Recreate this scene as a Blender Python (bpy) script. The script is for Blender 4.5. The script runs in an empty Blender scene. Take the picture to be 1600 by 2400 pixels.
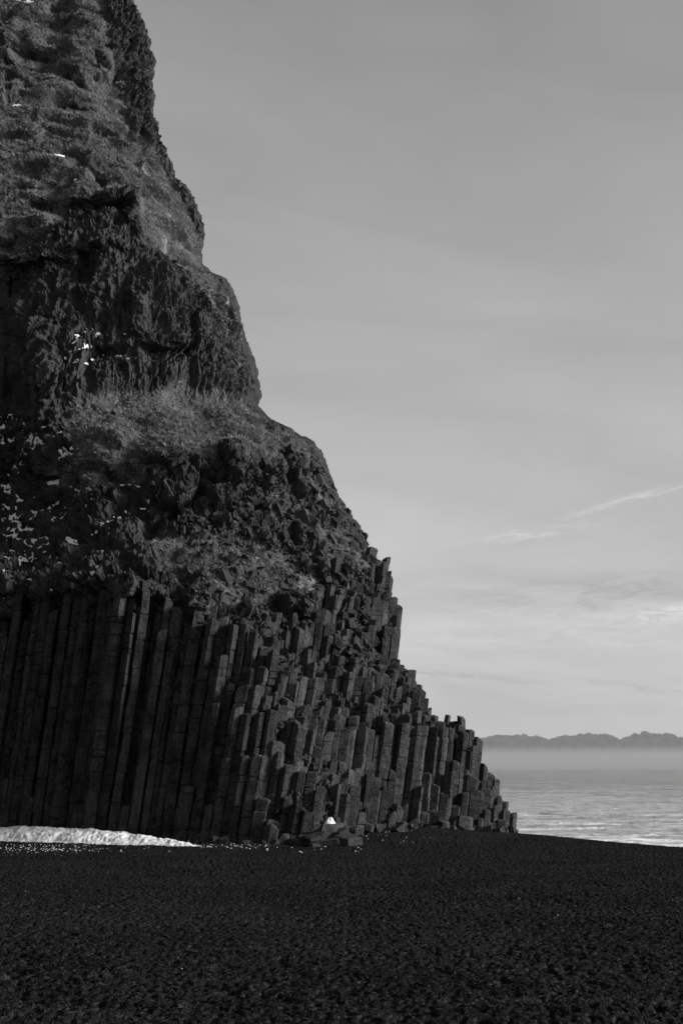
import bpy, math, random
import numpy as np
from mathutils import Vector

# ------------------------------------------------------------------ camera, sky, sun, exposure
F = 2333.0                       # focal length in pixels of the 1600x2400 photograph
PITCH = math.atan(603.0 / F)
EYE = np.array([0.0, 0.0, 3.85])
SUN_AZ, SUN_EL = math.radians(96), math.radians(20)   # azimuth to the right of the view direction (+Y)
SUN_STRENGTH, SKY_STRENGTH, EXPOSURE = 4.8, 0.098, 0.5

scene = bpy.context.scene
col = scene.collection
cam_data = bpy.data.cameras.new('camera')
cam_data.sensor_fit = 'VERTICAL'
cam_data.sensor_height = 36.0
cam_data.lens = 35.0
cam_data.clip_start, cam_data.clip_end = 0.1, 60000
cam = bpy.data.objects.new('camera', cam_data)
cam.location = EYE
cam.rotation_euler = (math.pi / 2 + PITCH, 0, 0)
col.objects.link(cam)
scene.camera = cam
scene.view_settings.view_transform = 'Standard'
scene.view_settings.look = 'None'
scene.view_settings.gamma = 1.0
scene.view_settings.use_curve_mapping = False
scene.view_settings.exposure = EXPOSURE
scene.cycles.max_bounces = 5
scene.cycles.diffuse_bounces = 2


class NT:
    """thin wrapper to write node trees tersely"""
    def __init__(self, tree):
        self.t = tree
        self.t.nodes.clear()

    def n(self, kind, **kw):
        nd = self.t.nodes.new(kind)
        for k, v in kw.items():
            setattr(nd, k, v)
        return nd

    def link(self, a, b):
        self.t.links.new(a, b)

    def put(self, sock, v):
        if hasattr(v, 'is_output') or isinstance(v, bpy.types.NodeSocket):
            self.t.links.new(v, sock)
        else:
            sock.default_value = v

    def math(self, op, a, b=0.0, c=0.0, clamp=False):
        nd = self.n('ShaderNodeMath', operation=op, use_clamp=clamp)
        for i, v in enumerate((a, b, c)):
            self.put(nd.inputs[i], v)
        return nd.outputs[0]

    def noise(self, vec, scale, detail=4, rough=0.5, dist=0.0, dims='3D'):
        nd = self.n('ShaderNodeTexNoise', noise_dimensions=dims)
        if vec is not None:
            self.link(vec, nd.inputs['Vector'])
        nd.inputs['Scale'].default_value = scale
        nd.inputs['Detail'].default_value = detail
        nd.inputs['Roughness'].default_value = rough
        nd.inputs['Distortion'].default_value = dist
        return nd.outputs['Fac']

    def remap(self, v, a, b, c=0.0, d=1.0, smooth=True):
        nd = self.n('ShaderNodeMapRange', interpolation_type='SMOOTHSTEP' if smooth else 'LINEAR')
        for k, x in zip(('Value', 'From Min', 'From Max', 'To Min', 'To Max'), (v, a, b, c, d)):
            self.put(nd.inputs[k], x)
        return nd.outputs[0]

    def mix(self, f, a, b):
        nd = self.n('ShaderNodeMix', data_type='FLOAT')
        self.put(nd.inputs[0], f)
        self.put(nd.inputs[2], a)
        self.put(nd.inputs[3], b)
        return nd.outputs[0]

    def mapping(self, vec, scale=(1, 1, 1), rot=(0, 0, 0)):
        nd = self.n('ShaderNodeMapping')
        self.link(vec, nd.inputs['Vector'])
        nd.inputs['Scale'].default_value = scale
        nd.inputs['Rotation'].default_value = rot
        return nd.outputs[0]

    def combine(self, x, y, z):
        nd = self.n('ShaderNodeCombineXYZ')
        for i, v in enumerate((x, y, z)):
            self.put(nd.inputs[i], v)
        return nd.outputs[0]

    def grey(self, v):
        return self.combine(v, v, v)


world = bpy.data.worlds.new('World')
scene.world = world
world.use_nodes = True
w = NT(world.node_tree)
sky = w.n('ShaderNodeTexSky', sky_type='NISHITA')
sky.sun_disc = False
sky.sun_elevation = SUN_EL
sky.sun_rotation = SUN_AZ
sky.air_density = 1.0
sky.dust_density = 3.0
bw = w.n('ShaderNodeRGBToBW')
w.link(sky.outputs[0], bw.inputs[0])
tc = w.n('ShaderNodeTexCoord').outputs['Generated']
sep = w.n('ShaderNodeSeparateXYZ')
w.link(tc, sep.inputs[0])
dx, dy, dz = sep.outputs
az = w.math('ARCTAN2', dx, dy)                                   # 0 straight ahead, + to the right
el = w.math('ARCSINE', dz)
elp = w.math('MAXIMUM', el, 0.0)
# thin even veil of high cloud over the clear-sky gradient
veil = w.remap(elp, 0.0, 0.75, 4.8, 2.25, smooth=False)
base = w.mix(0.82, bw.outputs[0], veil)
# soft drifting streaks, stretched along the horizon
s1 = w.noise(w.combine(az, w.math('MULTIPLY', el, 2.2), 0.0), 2.8, 4, 0.5, 0.5)
s2 = w.noise(w.combine(az, w.math('MULTIPLY', w.math('ADD', el, w.math('MULTIPLY', az, 0.12)), 5.0), 3.7), 3.0, 4, 0.5, 0.8)
low = w.remap(elp, 0.1, 0.42, 1.0, 0.45)
streak = w.math('ADD', w.math('MULTIPLY', w.math('SUBTRACT', s1, 0.5), 0.55), w.math('MULTIPLY', w.math('SUBTRACT', s2, 0.5), 0.45))
base = w.math('MULTIPLY', base, w.math('ADD', 1.0, w.math('MULTIPLY', streak, low)))


def wisp(a0, e0, tilt, la, le, gain, seed):
    """one feathered cirrus streak at a fixed place in the sky"""
    a = w.math('SUBTRACT', az, a0)
    e = w.math('SUBTRACT', w.math('SUBTRACT', el, e0), w.math('MULTIPLY', a, tilt))
    nz = w.noise(w.combine(w.math('MULTIPLY', a, 26.0), w.math('MULTIPLY', e, 120.0), seed), 1.0, 3, 0.6, 0.8)
    e = w.math('ADD', e, w.math('MULTIPLY', w.math('SUBTRACT', nz, 0.5), le * 2.2))
    q = w.math('ADD', w.math('POWER', w.math('ABSOLUTE', w.math('DIVIDE', a, la)), 2.0), w.math('POWER', w.math('ABSOLUTE', w.math('DIVIDE', e, le)), 2.0))
    g = w.math('EXPONENT', w.math('MULTIPLY', q, -1.0))
    return w.math('MULTIPLY', w.math('MULTIPLY', g, w.remap(nz, 0.36, 0.62, 0.15, 1.0)), gain * 1.6)


add = None
for args in ((0.30, 0.257, 0.20, 0.06, 0.0035, 0.22, 1.0), (0.195, 0.228, 0.10, 0.05, 0.0045, 0.16, 5.0),
             (0.35, 0.147, 0.03, 0.075, 0.008, 0.30, 9.0), (0.120, 0.089, -0.10, 0.07, 0.004, -0.10, 13.0),
             (0.27, 0.078, -0.15, 0.07, 0.003, -0.07, 17.0), (0.36, 0.062, 0.10, 0.035, 0.0022, 0.14, 19.0),
             (0.27, 0.170, 0.02, 0.16, 0.018, -0.09, 23.0), (0.20, 0.135, 0.0, 0.2, 0.02, 0.05, 29.0)):
    v = wisp(*args)
    add = v if add is None else w.math('ADD', add, v)
base = w.math('MULTIPLY', base, w.math('ADD', 1.0, add))
# cumulus bank low over the sea, fading down into haze
def billow(scale, seed, sq):
    n = w.noise(w.combine(az, w.math('MULTIPLY', el, sq), seed), scale, 1, 0.5)
    return w.math('MINIMUM', w.math('ABSOLUTE', w.math('MULTIPLY_ADD', n, 6.0, -3.0)), 1.0)


c2 = w.noise(w.combine(az, el, 6.0), 140.0, 3, 0.6)
top = w.math('ADD', 0.0262, w.math('MULTIPLY', w.math('POWER', billow(15.0, 4.0, 0.0), 0.6), 0.0062))
top = w.math('ADD', top, w.math('MULTIPLY', w.math('POWER', billow(60.0, 8.0, 1.0), 0.7), 0.0026))
top = w.math('ADD', top, w.math('MULTIPLY', w.math('SUBTRACT', c2, 0.5), 0.0045))
bank = w.remap(w.math('SUBTRACT', top, el), -0.0004, 0.0010)
haze_level = w.remap(el, 0.0, 0.02, 2.35, 2.75, smooth=False)
bank_level = w.mix(w.remap(el, 0.012, 0.0235), haze_level, w.mix(c2, 1.25, 1.95))
base = w.mix(bank, base, bank_level)
# the haze itself softens the sky right above the bank
bg = w.n('ShaderNodeBackground')
w.link(w.grey(base), bg.inputs['Color'])
bg.inputs['Strength'].default_value = SKY_STRENGTH
out = w.n('ShaderNodeOutputWorld')
w.link(bg.outputs[0], out.inputs['Surface'])

sun_data = bpy.data.lights.new('sun', 'SUN')
sun_data.energy = SUN_STRENGTH
sun_data.angle = math.radians(14)
sun_data.color = (1.0, 1.0, 1.0)
sun = bpy.data.objects.new('sun', sun_data)
sd = Vector((math.sin(SUN_AZ) * math.cos(SUN_EL), math.cos(SUN_AZ) * math.cos(SUN_EL), math.sin(SUN_EL)))
sun.rotation_euler = sd.to_track_quat('Z', 'Y').to_euler()
sun.location = (60, 20, 60)
col.objects.link(sun)

# ------------------------------------------------------------------ helpers
rng = np.random.default_rng(7)
random.seed(7)
CP, SP = math.cos(PITCH), math.sin(PITCH)


def at(x, y, Y):
    """point of the place seen at photograph pixel (x, y), Y metres into the scene"""
    x, y, Y = np.broadcast_arrays(np.asarray(x, float), np.asarray(y, float), np.asarray(Y, float))
    cx, cy = (x - 800) / F, (1200 - y) / F
    k = Y / (CP - cy * SP)
    return np.stack([cx * k, Y, EYE[2] + (SP + cy * CP) * k], -1)


def project(P):
    d = P - EYE
    fz = d[..., 1] * CP + d[..., 2] * SP
    up = -d[..., 1] * SP + d[..., 2] * CP
    return 800 + F * d[..., 0] / fz, 1200 - F * up / fz, fz


def _hash(ix, iy, iz, seed):
    h = (ix.astype(np.uint32) * np.uint32(374761393) + iy.astype(np.uint32) * np.uint32(668265263)
         + iz.astype(np.uint32) * np.uint32(2246822519) + np.uint32((seed * 3266489917) & 0xffffffff))
    h = (h ^ (h >> np.uint32(13))) * np.uint32(1274126177)
    h = h ^ (h >> np.uint32(16))
    return h


def noise3(P, seed=0):
    """gradient noise in about -1..1 on an (N,3) array"""
    P = np.asarray(P, np.float32)
    i = np.floor(P)
    f = P - i
    i = i.astype(np.int32)
    u = f * f * f * (f * (f * 6 - 15) + 10)
    res = np.zeros(P.shape[:-1], np.float32)
    for cx in (0, 1):
        wx = u[..., 0] if cx else 1 - u[..., 0]
        for cy in (0, 1):
            wy = u[..., 1] if cy else 1 - u[..., 1]
            for cz in (0, 1):
                wz = u[..., 2] if cz else 1 - u[..., 2]
                h = _hash(i[..., 0] + cx, i[..., 1] + cy, i[..., 2] + cz, seed)
                gx = (h & np.uint32(1023)).astype(np.float32) / 511.5 - 1
                gy = ((h >> np.uint32(10)) & np.uint32(1023)).astype(np.float32) / 511.5 - 1
                gz = ((h >> np.uint32(20)) & np.uint32(1023)).astype(np.float32) / 511.5 - 1
                res += wx * wy * wz * (gx * (f[..., 0] - cx) + gy * (f[..., 1] - cy) + gz * (f[..., 2] - cz))
    return res * 1.5


def fbm(P, octaves=4, seed=0, gain=0.5, ridged=False):
    P = np.asarray(P, np.float32)
    a, s, tot = 1.0, 0.0, 0.0
    for o in range(octaves):
        n = noise3(P * (2.03 ** o) + o * 17.3, seed + o * 13)
        if ridged:
            n = 1 - 2 * np.abs(n)
        s = s + a * n
        tot += a
        a *= gain
    return s / tot


def facets(P, size, seed=0, slope=0.6):
    """angular broken-rock relief: every 3D cell of a jittered lattice is one tilted plane; returns (height, edge gap)"""
    Q = np.asarray(P, np.float32) / np.asarray(size, np.float32)
    i = np.floor(Q).astype(np.int32)
    best = np.full(Q.shape[0], 1e9, np.float32)
    second = best.copy()
    val = np.zeros_like(best)
    for ox in (-1, 0, 1):
        for oy in (-1, 0, 1):
            for oz in (-1, 0, 1):
                c = i + np.array([ox, oy, oz], np.int32)
                h = _hash(c[:, 0], c[:, 1], c[:, 2], seed)
                h2 = _hash(c[:, 0], c[:, 1], c[:, 2], seed + 91)
                j = np.stack([(h & np.uint32(1023)), (h >> np.uint32(10)) & np.uint32(1023), (h >> np.uint32(20)) & np.uint32(1023)], -1).astype(np.float32) / 1023
                g = np.stack([(h2 & np.uint32(1023)), (h2 >> np.uint32(10)) & np.uint32(1023), (h2 >> np.uint32(20)) & np.uint32(1023)], -1).astype(np.float32) / 511.5 - 1
                d = Q - (c + j)
                dist = (d * d).sum(-1)
                v = g[:, 0] + slope * (g[:, 1] * (d[:, 0] + d[:, 1]) + g[:, 2] * d[:, 2])
                m = dist < best
                second = np.where(m, best, np.minimum(second, dist))
                val = np.where(m, v, val)
                best = np.where(m, dist, best)
    return val, np.sqrt(second) - np.sqrt(best)


def sstep(a, b, x):
    t = np.clip((x - a) / (b - a), 0, 1)
    return t * t * (3 - 2 * t)


def in_poly(x, y, poly):
    poly = np.asarray(poly, float)
    inside = np.zeros(x.shape, bool)
    n = len(poly)
    for k in range(n):
        x1, y1 = poly[k]
        x2, y2 = poly[(k + 1) % n]
        c = (y1 > y) != (y2 > y)
        if y1 != y2:
            inside ^= c & (x < (x2 - x1) * (y - y1) / (y2 - y1) + x1)
    return inside


def blur(a, n=2, times=2):
    for _ in range(times):
        for ax in (0, 1):
            p = np.pad(a, [(n, n) if k == ax else (0, 0) for k in (0, 1)], mode='edge')
            c = np.cumsum(p, axis=ax)
            c = np.concatenate([np.zeros_like(np.take(c, [0], ax)), c], ax)
            L = a.shape[ax]
            a = (np.take(c, np.arange(2 * n + 1, 2 * n + 1 + L), ax) - np.take(c, np.arange(L), ax)) / (2 * n + 1)
    return a


def big_mesh(name, V, Fq, mat, attrs=None, smooth=False, tris=False):
    """fast mesh from numpy arrays of vertices and quads (or triangles)"""
    me = bpy.data.meshes.new(name)
    k = 3 if tris else 4
    me.vertices.add(len(V))
    me.vertices.foreach_set('co', np.ascontiguousarray(V, np.float32).ravel())
    me.loops.add(len(Fq) * k)
    me.loops.foreach_set('vertex_index', np.ascontiguousarray(Fq, np.int32).ravel())
    me.polygons.add(len(Fq))
    me.polygons.foreach_set('loop_start', np.arange(0, len(Fq) * k, k, dtype=np.int32))
    me.polygons.foreach_set('loop_total', np.full(len(Fq), k, np.int32))
    me.polygons.foreach_set('use_smooth', np.full(len(Fq), smooth, bool))
    for a, arr in (attrs or {}).items():
        at_ = me.attributes.new(a, 'FLOAT', 'POINT')
        at_.data.foreach_set('value', np.ascontiguousarray(arr, np.float32).ravel())
    me.materials.append(mat)
    me.update(calc_edges=True)
    me.validate()
    o = bpy.data.objects.new(name, me)
    col.objects.link(o)
    return o


def small_mesh(name, V, faces, mat, smooth=False):
    me = bpy.data.meshes.new(name)
    me.from_pydata([tuple(v) for v in V], [], faces)
    me.materials.append(mat)
    if smooth:
        me.polygons.foreach_set('use_smooth', [True] * len(me.polygons))
    me.update()
    return me


def grid_faces(nr, nc):
    a = np.arange(nr * nc).reshape(nr, nc)
    return np.stack([a[:-1, :-1], a[:-1, 1:], a[1:, 1:], a[1:, :-1]], -1).reshape(-1, 4)


def tag(o, label=None, cat=None, group=None, kind=None):
    for k, v in (('label', label), ('category', cat), ('group', group), ('kind', kind)):
        if v:
            o[k] = v
    return o


# ------------------------------------------------------------------ materials (all grey: the photograph is black and white)
def new_mat(name):
    m = bpy.data.materials.new(name)
    m.use_nodes = True
    t = NT(m.node_tree)
    b = t.n('ShaderNodeBsdfPrincipled')
    o = t.n('ShaderNodeOutputMaterial')
    t.link(b.outputs[0], o.inputs[0])
    return m, t, b


def set_bump(t, b, height, strength, dist):
    nd = t.n('ShaderNodeBump')
    nd.inputs['Strength'].default_value = strength
    nd.inputs['Distance'].default_value = dist
    t.link(height, nd.inputs['Height'])
    t.link(nd.outputs[0], b.inputs['Normal'])


def rock_material(name, dark, light, per_object):
    m, t, b = new_mat(name)
    p = t.n('ShaderNodeNewGeometry').outputs['Position']
    n1 = t.noise(p, 0.9, 6, 0.6)
    n2 = t.noise(p, 7.0, 5, 0.65)
    n3 = t.noise(t.mapping(p, (3, 3, 0.35)), 1.6, 4, 0.6)
    v = t.math('ADD', t.math('MULTIPLY', n1, 0.45), t.math('ADD', t.math('MULTIPLY', n2, 0.3), t.math('MULTIPLY', n3, 0.25)))
    c = t.remap(v, 0.34, 0.66, dark, light)
    if per_object:
        r = t.n('ShaderNodeObjectInfo').outputs['Random']
        c = t.math('MULTIPLY', c, t.remap(r, 0, 1, 0.72, 1.28, smooth=False))
    # pale lichen and mineral specks
    lich = t.remap(t.noise(p, 3.1, 6, 0.72), 0.60, 0.70)
    c = t.math('MULTIPLY', c, t.math('ADD', 1.0, t.math('MULTIPLY', lich, 0.35)))
    t.link(t.grey(c), b.inputs['Base Color'])
    b.inputs['Roughness'].default_value = 0.86
    b.inputs['Specular IOR Level'].default_value = 0.0
    pw = t.n('ShaderNodeVectorMath', operation='ADD')
    nv = t.n('ShaderNodeTexNoise')
    nv.inputs['Scale'].default_value = 1.7
    t.link(p, nv.inputs['Vector'])
    t.link(p, pw.inputs[0])
    t.link(nv.outputs['Color'], pw.inputs[1])
    cr = t.n('ShaderNodeTexVoronoi', feature='DISTANCE_TO_EDGE')
    cr.inputs['Scale'].default_value = 1.0
    t.link(t.mapping(pw.outputs[0], (1.3, 1.3, 0.9)), cr.inputs['Vector'])
    crack = t.remap(cr.outputs['Distance'], 0.0, 0.035, 1.0, 0.0)
    h = t.math('ADD', t.noise(p, 3.5, 7, 0.7), t.math('MULTIPLY', t.noise(p, 22.0, 4, 0.6), 0.3))
    h = t.math('SUBTRACT', h, t.math('MULTIPLY', crack, 0.35))
    set_bump(t, b, h, 1.0, 0.24)
    return m


M_COLUMN = rock_material('basalt_column_rock', 0.021, 0.088, True)
M_BLOCK = rock_material('basalt_block_rock', 0.040, 0.085, True)


def cliff_material():
    m, t, b = new_mat('cliff_rock_and_turf')
    p = t.n('ShaderNodeNewGeometry').outputs['Position']
    ga = t.n('ShaderNodeAttribute', attribute_name='turf').outputs['Fac']
    n1 = t.noise(p, 0.55, 6, 0.62)
    n2 = t.noise(t.mapping(p, (2.2, 2.2, 0.3)), 1.1, 5, 0.6)
    rock = t.remap(t.math('ADD', t.math('MULTIPLY', n1, 0.5), t.math('MULTIPLY', n2, 0.5)), 0.33, 0.67, 0.036, 0.084)
    g1 = t.noise(p, 1.3, 6, 0.65)
    g2 = t.noise(p, 9.0, 4, 0.7)
    turf = t.remap(t.math('ADD', t.math('MULTIPLY', g1, 0.5), t.math('MULTIPLY', g2, 0.5)), 0.33, 0.67, 0.055, 0.12)
    edge = t.remap(t.math('ADD', ga, t.math('MULTIPLY', t.math('SUBTRACT', g2, 0.5), 0.7)), 0.38, 0.62)
    t.link(t.grey(t.mix(edge, rock, turf)), b.inputs['Base Color'])
    b.inputs['Roughness'].default_value = 0.92
    b.inputs['Specular IOR Level'].default_value = 0.0
    h = t.math('ADD', t.noise(p, 2.6, 8, 0.7), t.math('MULTIPLY', g2, 0.4))
    set_bump(t, b, h, 1.0, 0.4)
    return m


M_CLIFF = cliff_material()


def grass_material():
    m, t, b = new_mat('dry_cliff_grass')
    p = t.n('ShaderNodeNewGeometry').outputs['Position']
    v = t.math('ADD', t.math('MULTIPLY', t.noise(p, 0.7, 5, 0.6), 0.6), t.math('MULTIPLY', t.n('ShaderNodeAttribute', attribute_name='shade').outputs['Fac'], 0.40))
    t.link(t.grey(t.remap(v, 0.2, 0.8, 0.09, 0.36, smooth=False)), b.inputs['Base Color'])
    b.inputs['Roughness'].default_value = 0.8
    b.inputs['Specular IOR Level'].default_value = 0.2
    return m


M_GRASS = grass_material()


def snow_material(name, lo, hi):
    m, t, b = new_mat(name)
    p = t.n('ShaderNodeNewGeometry').outputs['Position']
    v = t.math('ADD', t.math('MULTIPLY', t.noise(p, 3.0, 6, 0.65), 0.7), t.math('MULTIPLY', t.noise(p, 17.0, 3, 0.6), 0.3))
    t.link(t.grey(t.remap(v, 0.35, 0.62, lo, hi)), b.inputs['Base Color'])
    b.inputs['Roughness'].default_value = 0.7
    set_bump(t, b, v, 0.6, 0.15)
    return m


M_SNOW = snow_material('old_snow', 0.55, 0.78)


def sand_material():
    m, t, b = new_mat('black_pebble_sand')
    p = t.n('ShaderNodeNewGeometry').outputs['Position']
    n1 = t.noise(p, 0.35, 4, 0.55)
    pebbles = []
    for sc in (17.0, 44.0):
        vor = t.n('ShaderNodeTexVoronoi', feature='F1')
        vor.inputs['Scale'].default_value = sc
        t.link(p, vor.inputs['Vector'])
        vs = t.n('ShaderNodeSeparateColor')
        t.link(vor.outputs['Color'], vs.inputs[0])
        pebbles.append((t.math('POWER', vs.outputs[0], 9.0), vor.outputs['Distance']))
    c = t.math('ADD', t.remap(n1, 0.35, 0.65, 0.0090, 0.0135), t.math('MULTIPLY', t.math('ADD', pebbles[0][0], t.math('MULTIPLY', pebbles[1][0], 1.4)), 0.022))  # the few palest pebbles carry glints in their colour
    t.link(t.grey(c), b.inputs['Base Color'])
    b.inputs['Roughness'].default_value = 0.6
    b.inputs['Specular IOR Level'].default_value = 0.0
    h = t.math('SUBTRACT', t.noise(p, 16.0, 5, 0.7), t.math('ADD', t.math('MULTIPLY', pebbles[0][1], 0.7), t.math('MULTIPLY', pebbles[1][1], 0.5)))
    set_bump(t, b, h, 1.0, 0.04)
    return m


M_SAND = sand_material()


def sea_material():
    m, t, b = new_mat('grey_sea_water')
    p = t.n('ShaderNodeNewGeometry').outputs['Position']
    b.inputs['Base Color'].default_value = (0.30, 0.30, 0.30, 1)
    b.inputs['Roughness'].default_value = 0.06
    b.inputs['IOR'].default_value = 1.333
    def crests(sx, sy, scale, power, seed):
        """flat water between short steep wavelets, longer across the view than along it"""
        n = t.noise(t.mapping(p, (sx, sy, 1), (0, 0, seed)), scale, 3, 0.55, 0.6)
        r = t.math('SUBTRACT', 1.0, t.math('ABSOLUTE', t.math('MULTIPLY_ADD', n, 2.6, -1.3)))
        return t.math('POWER', t.math('MAXIMUM', r, 0.0), power)

    gust = t.remap(t.noise(t.mapping(p, (0.3, 1.0, 1)), 0.010, 4, 0.6), 0.36, 0.62, 0.45, 1.3)
    h = t.math('MULTIPLY', crests(0.22, 1.0, 0.10, 5.0, 0.05), 1.5)
    h = t.math('ADD', h, t.math('MULTIPLY', crests(0.25, 1.0, 0.028, 4.0, 0.02), 9.0))
    h = t.math('ADD', h, t.math('MULTIPLY', crests(0.22, 1.0, 0.36, 5.0, -0.06), 0.52))
    h = t.math('ADD', h, t.math('MULTIPLY', crests(0.3, 1.0, 1.1, 4.0, 0.1), 0.42))
    sy_ = t.n('ShaderNodeSeparateXYZ')                             # calm in the lee of the headland, choppier offshore
    t.link(p, sy_.inputs[0])
    gust = t.math('MULTIPLY', gust, t.remap(sy_.outputs[1], 90.0, 620.0, 0.55, 5.0))
    h = t.math('MULTIPLY', h, gust)
    set_bump(t, b, h, 1.0, 0.5)
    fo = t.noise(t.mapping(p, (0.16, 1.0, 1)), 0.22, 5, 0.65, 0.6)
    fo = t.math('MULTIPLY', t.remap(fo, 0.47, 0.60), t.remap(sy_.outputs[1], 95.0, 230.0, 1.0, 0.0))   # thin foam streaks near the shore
    t.link(t.grey(t.mix(fo, 0.30, 0.72)), b.inputs['Base Color'])  # pale water colour stands in for sun glitter on the waves
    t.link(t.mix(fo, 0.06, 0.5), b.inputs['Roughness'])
    return m


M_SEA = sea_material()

# ------------------------------------------------------------------ the sea
SEA_Z = -2.6
inv = np.linspace(1 / 62.0, 1 / 2500.0, 330)
R = np.concatenate([np.linspace(-300, 55, 12), 1 / inv, np.geomspace(2800, 40000, 14)])
tanA = np.concatenate([-np.geomspace(0.45, 40.0, 16)[::-1], np.linspace(-0.40, 0.40, 300), np.geomspace(0.45, 40.0, 16)])
rr, aa = np.meshgrid(R, tanA, indexing='ij')
V = np.stack([np.where(rr > 0, np.maximum(rr, 60), 60) * aa, rr, np.full_like(rr, SEA_Z)], -1).reshape(-1, 3)
near_ = sstep(900, 250, V[:, 1]) * sstep(40, 62, V[:, 1])
wv = 0.22 * fbm(V * [0.03, 0.06, 0] + 3.0, 2, 71) + 0.42 * np.maximum(0, 1 - 2.4 * np.abs(noise3(V * [0.05, 0.19, 0], 77))) ** 4 + 0.22 * np.maximum(0, 1 - 2.4 * np.abs(noise3(V * [0.13, 0.5, 0] + 5, 79))) ** 4
swell = np.exp(-((V[:, 1] - 300 - 0.06 * V[:, 0] + 9 * noise3(V * [0.012, 0, 0], 81)) / 5.0) ** 2) * (0.25 + 0.75 * sstep(55, 85, V[:, 0]))
V[:, 2] += 0.6 * near_ * wv + 0.8 * swell * (V[:, 1] > 100)
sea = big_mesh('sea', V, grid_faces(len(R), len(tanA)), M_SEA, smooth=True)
tag(sea, 'silvery grey rippled sea reaching to the horizon', kind='structure')


# ------------------------------------------------------------------ the black beach
def ground_z(X, Y, detail=False):
    z = 2.15 - 0.0413 * Y
    z = 0.25 * np.logaddexp(0, (z) / 0.25)                       # level towards the cliff
    z = z + 0.5 * np.exp(-(((X - 2.8) / 7.0) ** 2 + ((Y - 60.5) / 4.5) ** 2)) * sstep(-3.5, 2.5, X)
    b = ((X - 11.0) + 0.43 * (Y - 66.0)) / 1.09                  # beyond the berm crest the beach falls to the water
    z = z - 0.17 * 0.9 * np.logaddexp(0, b / 0.9)
    return z


ys = np.concatenate([np.geomspace(2.5, 9.0, 30)[:-1], 1 / np.linspace(1 / 9.0, 1 / 75.0, 620), np.linspace(78, 110, 12)])
tan_in = np.linspace(-860 / F, 860 / F, 760)
tan_l = -np.geomspace(860 / F + 0.01, 3.0, 40)[::-1]
tan_r = np.geomspace(860 / F + 0.01, 3.0, 40)
ts = np.concatenate([tan_l, tan_in, tan_r])
YY, TT = np.meshgrid(ys, ts, indexing='ij')
XX = YY * TT
P2 = np.stack([XX, YY, np.zeros_like(XX)], -1).reshape(-1, 3)
Zg = ground_z(XX, YY).reshape(-1)
Zg += 0.10 * fbm(P2 * 0.12, 3, 3)
warp = np.stack([fbm(P2 * 1.3, 2, 5), fbm(P2 * 1.3, 2, 8), np.zeros(len(P2))], -1)
r0 = fbm(P2 * [1.1, 1.4, 1] + warp * 0.3, 2, 19)
r1 = 1 - 2.2 * np.abs(noise3(P2 * [3.4, 5.2, 1] + warp * 0.6, 21))
r2 = 1 - 2.2 * np.abs(noise3(P2 * [10.0, 13.0, 1] + warp * 1.0 + 9, 27))
pits = sstep(0.0, 0.26, noise3(P2 * [10.5, 12.5, 1] + warp * 1.0, 33)) + 0.8 * sstep(0.12, 0.40, noise3(P2 * [3.4, 4.8, 1] + warp * 0.6, 35))
patch = 0.7 + 0.3 * np.clip(fbm(P2 * 0.35, 2, 41) * 2 + 0.5, 0, 1)
Zg += 0.022 * r0 + patch * (0.020 * r1 + 0.016 * r2 - 0.036 * pits)
V = np.stack([XX.reshape(-1), YY.reshape(-1), Zg], -1)
beach = big_mesh('beach', V, grid_faces(len(ys), len(ts)), M_SAND, smooth=True)
tag(beach, 'black pebble beach pocked with small hollows in front of the cliff', kind='structure')

# ------------------------------------------------------------------ the cliff: plan and profile
SIL = np.array([(150, -420), (232, -300), (285, -90), (312, 0), (328, 40), (352, 95), (350, 115), (366, 143), (358, 158), (361, 170), (356, 190), (362, 229), (358, 277), (367, 290),
                (368, 312), (387, 356), (399, 383), (411, 415), (447, 451), (459, 482), (470, 514), (480, 553), (475, 570), (472, 581),
                (474, 620), (505, 644), (530, 657), (547, 682), (560, 724), (564, 754), (577, 800), (598, 846), (604, 888), (606, 930),
                (603, 955), (640, 985), (703, 1018), (735, 1038), (758, 1066), (769, 1107), (783, 1141), (821, 1204), (860, 1256), (857, 1273), (895, 1325),
                (910, 1354), (912, 1380), (922, 1414), (924, 1465), (916, 1490), (918, 1512), (930, 1530), (950, 1555), (962, 1590), (979, 1619), (1005, 1639),
                (1019, 1667), (1040, 1690), (1060, 1703), (1093, 1715), (1110, 1735), (1120, 1765), (1136, 1790), (1154, 1828), (1172, 1852), (1183, 1885), (1200, 1925), (1206, 1990)], float)
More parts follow.
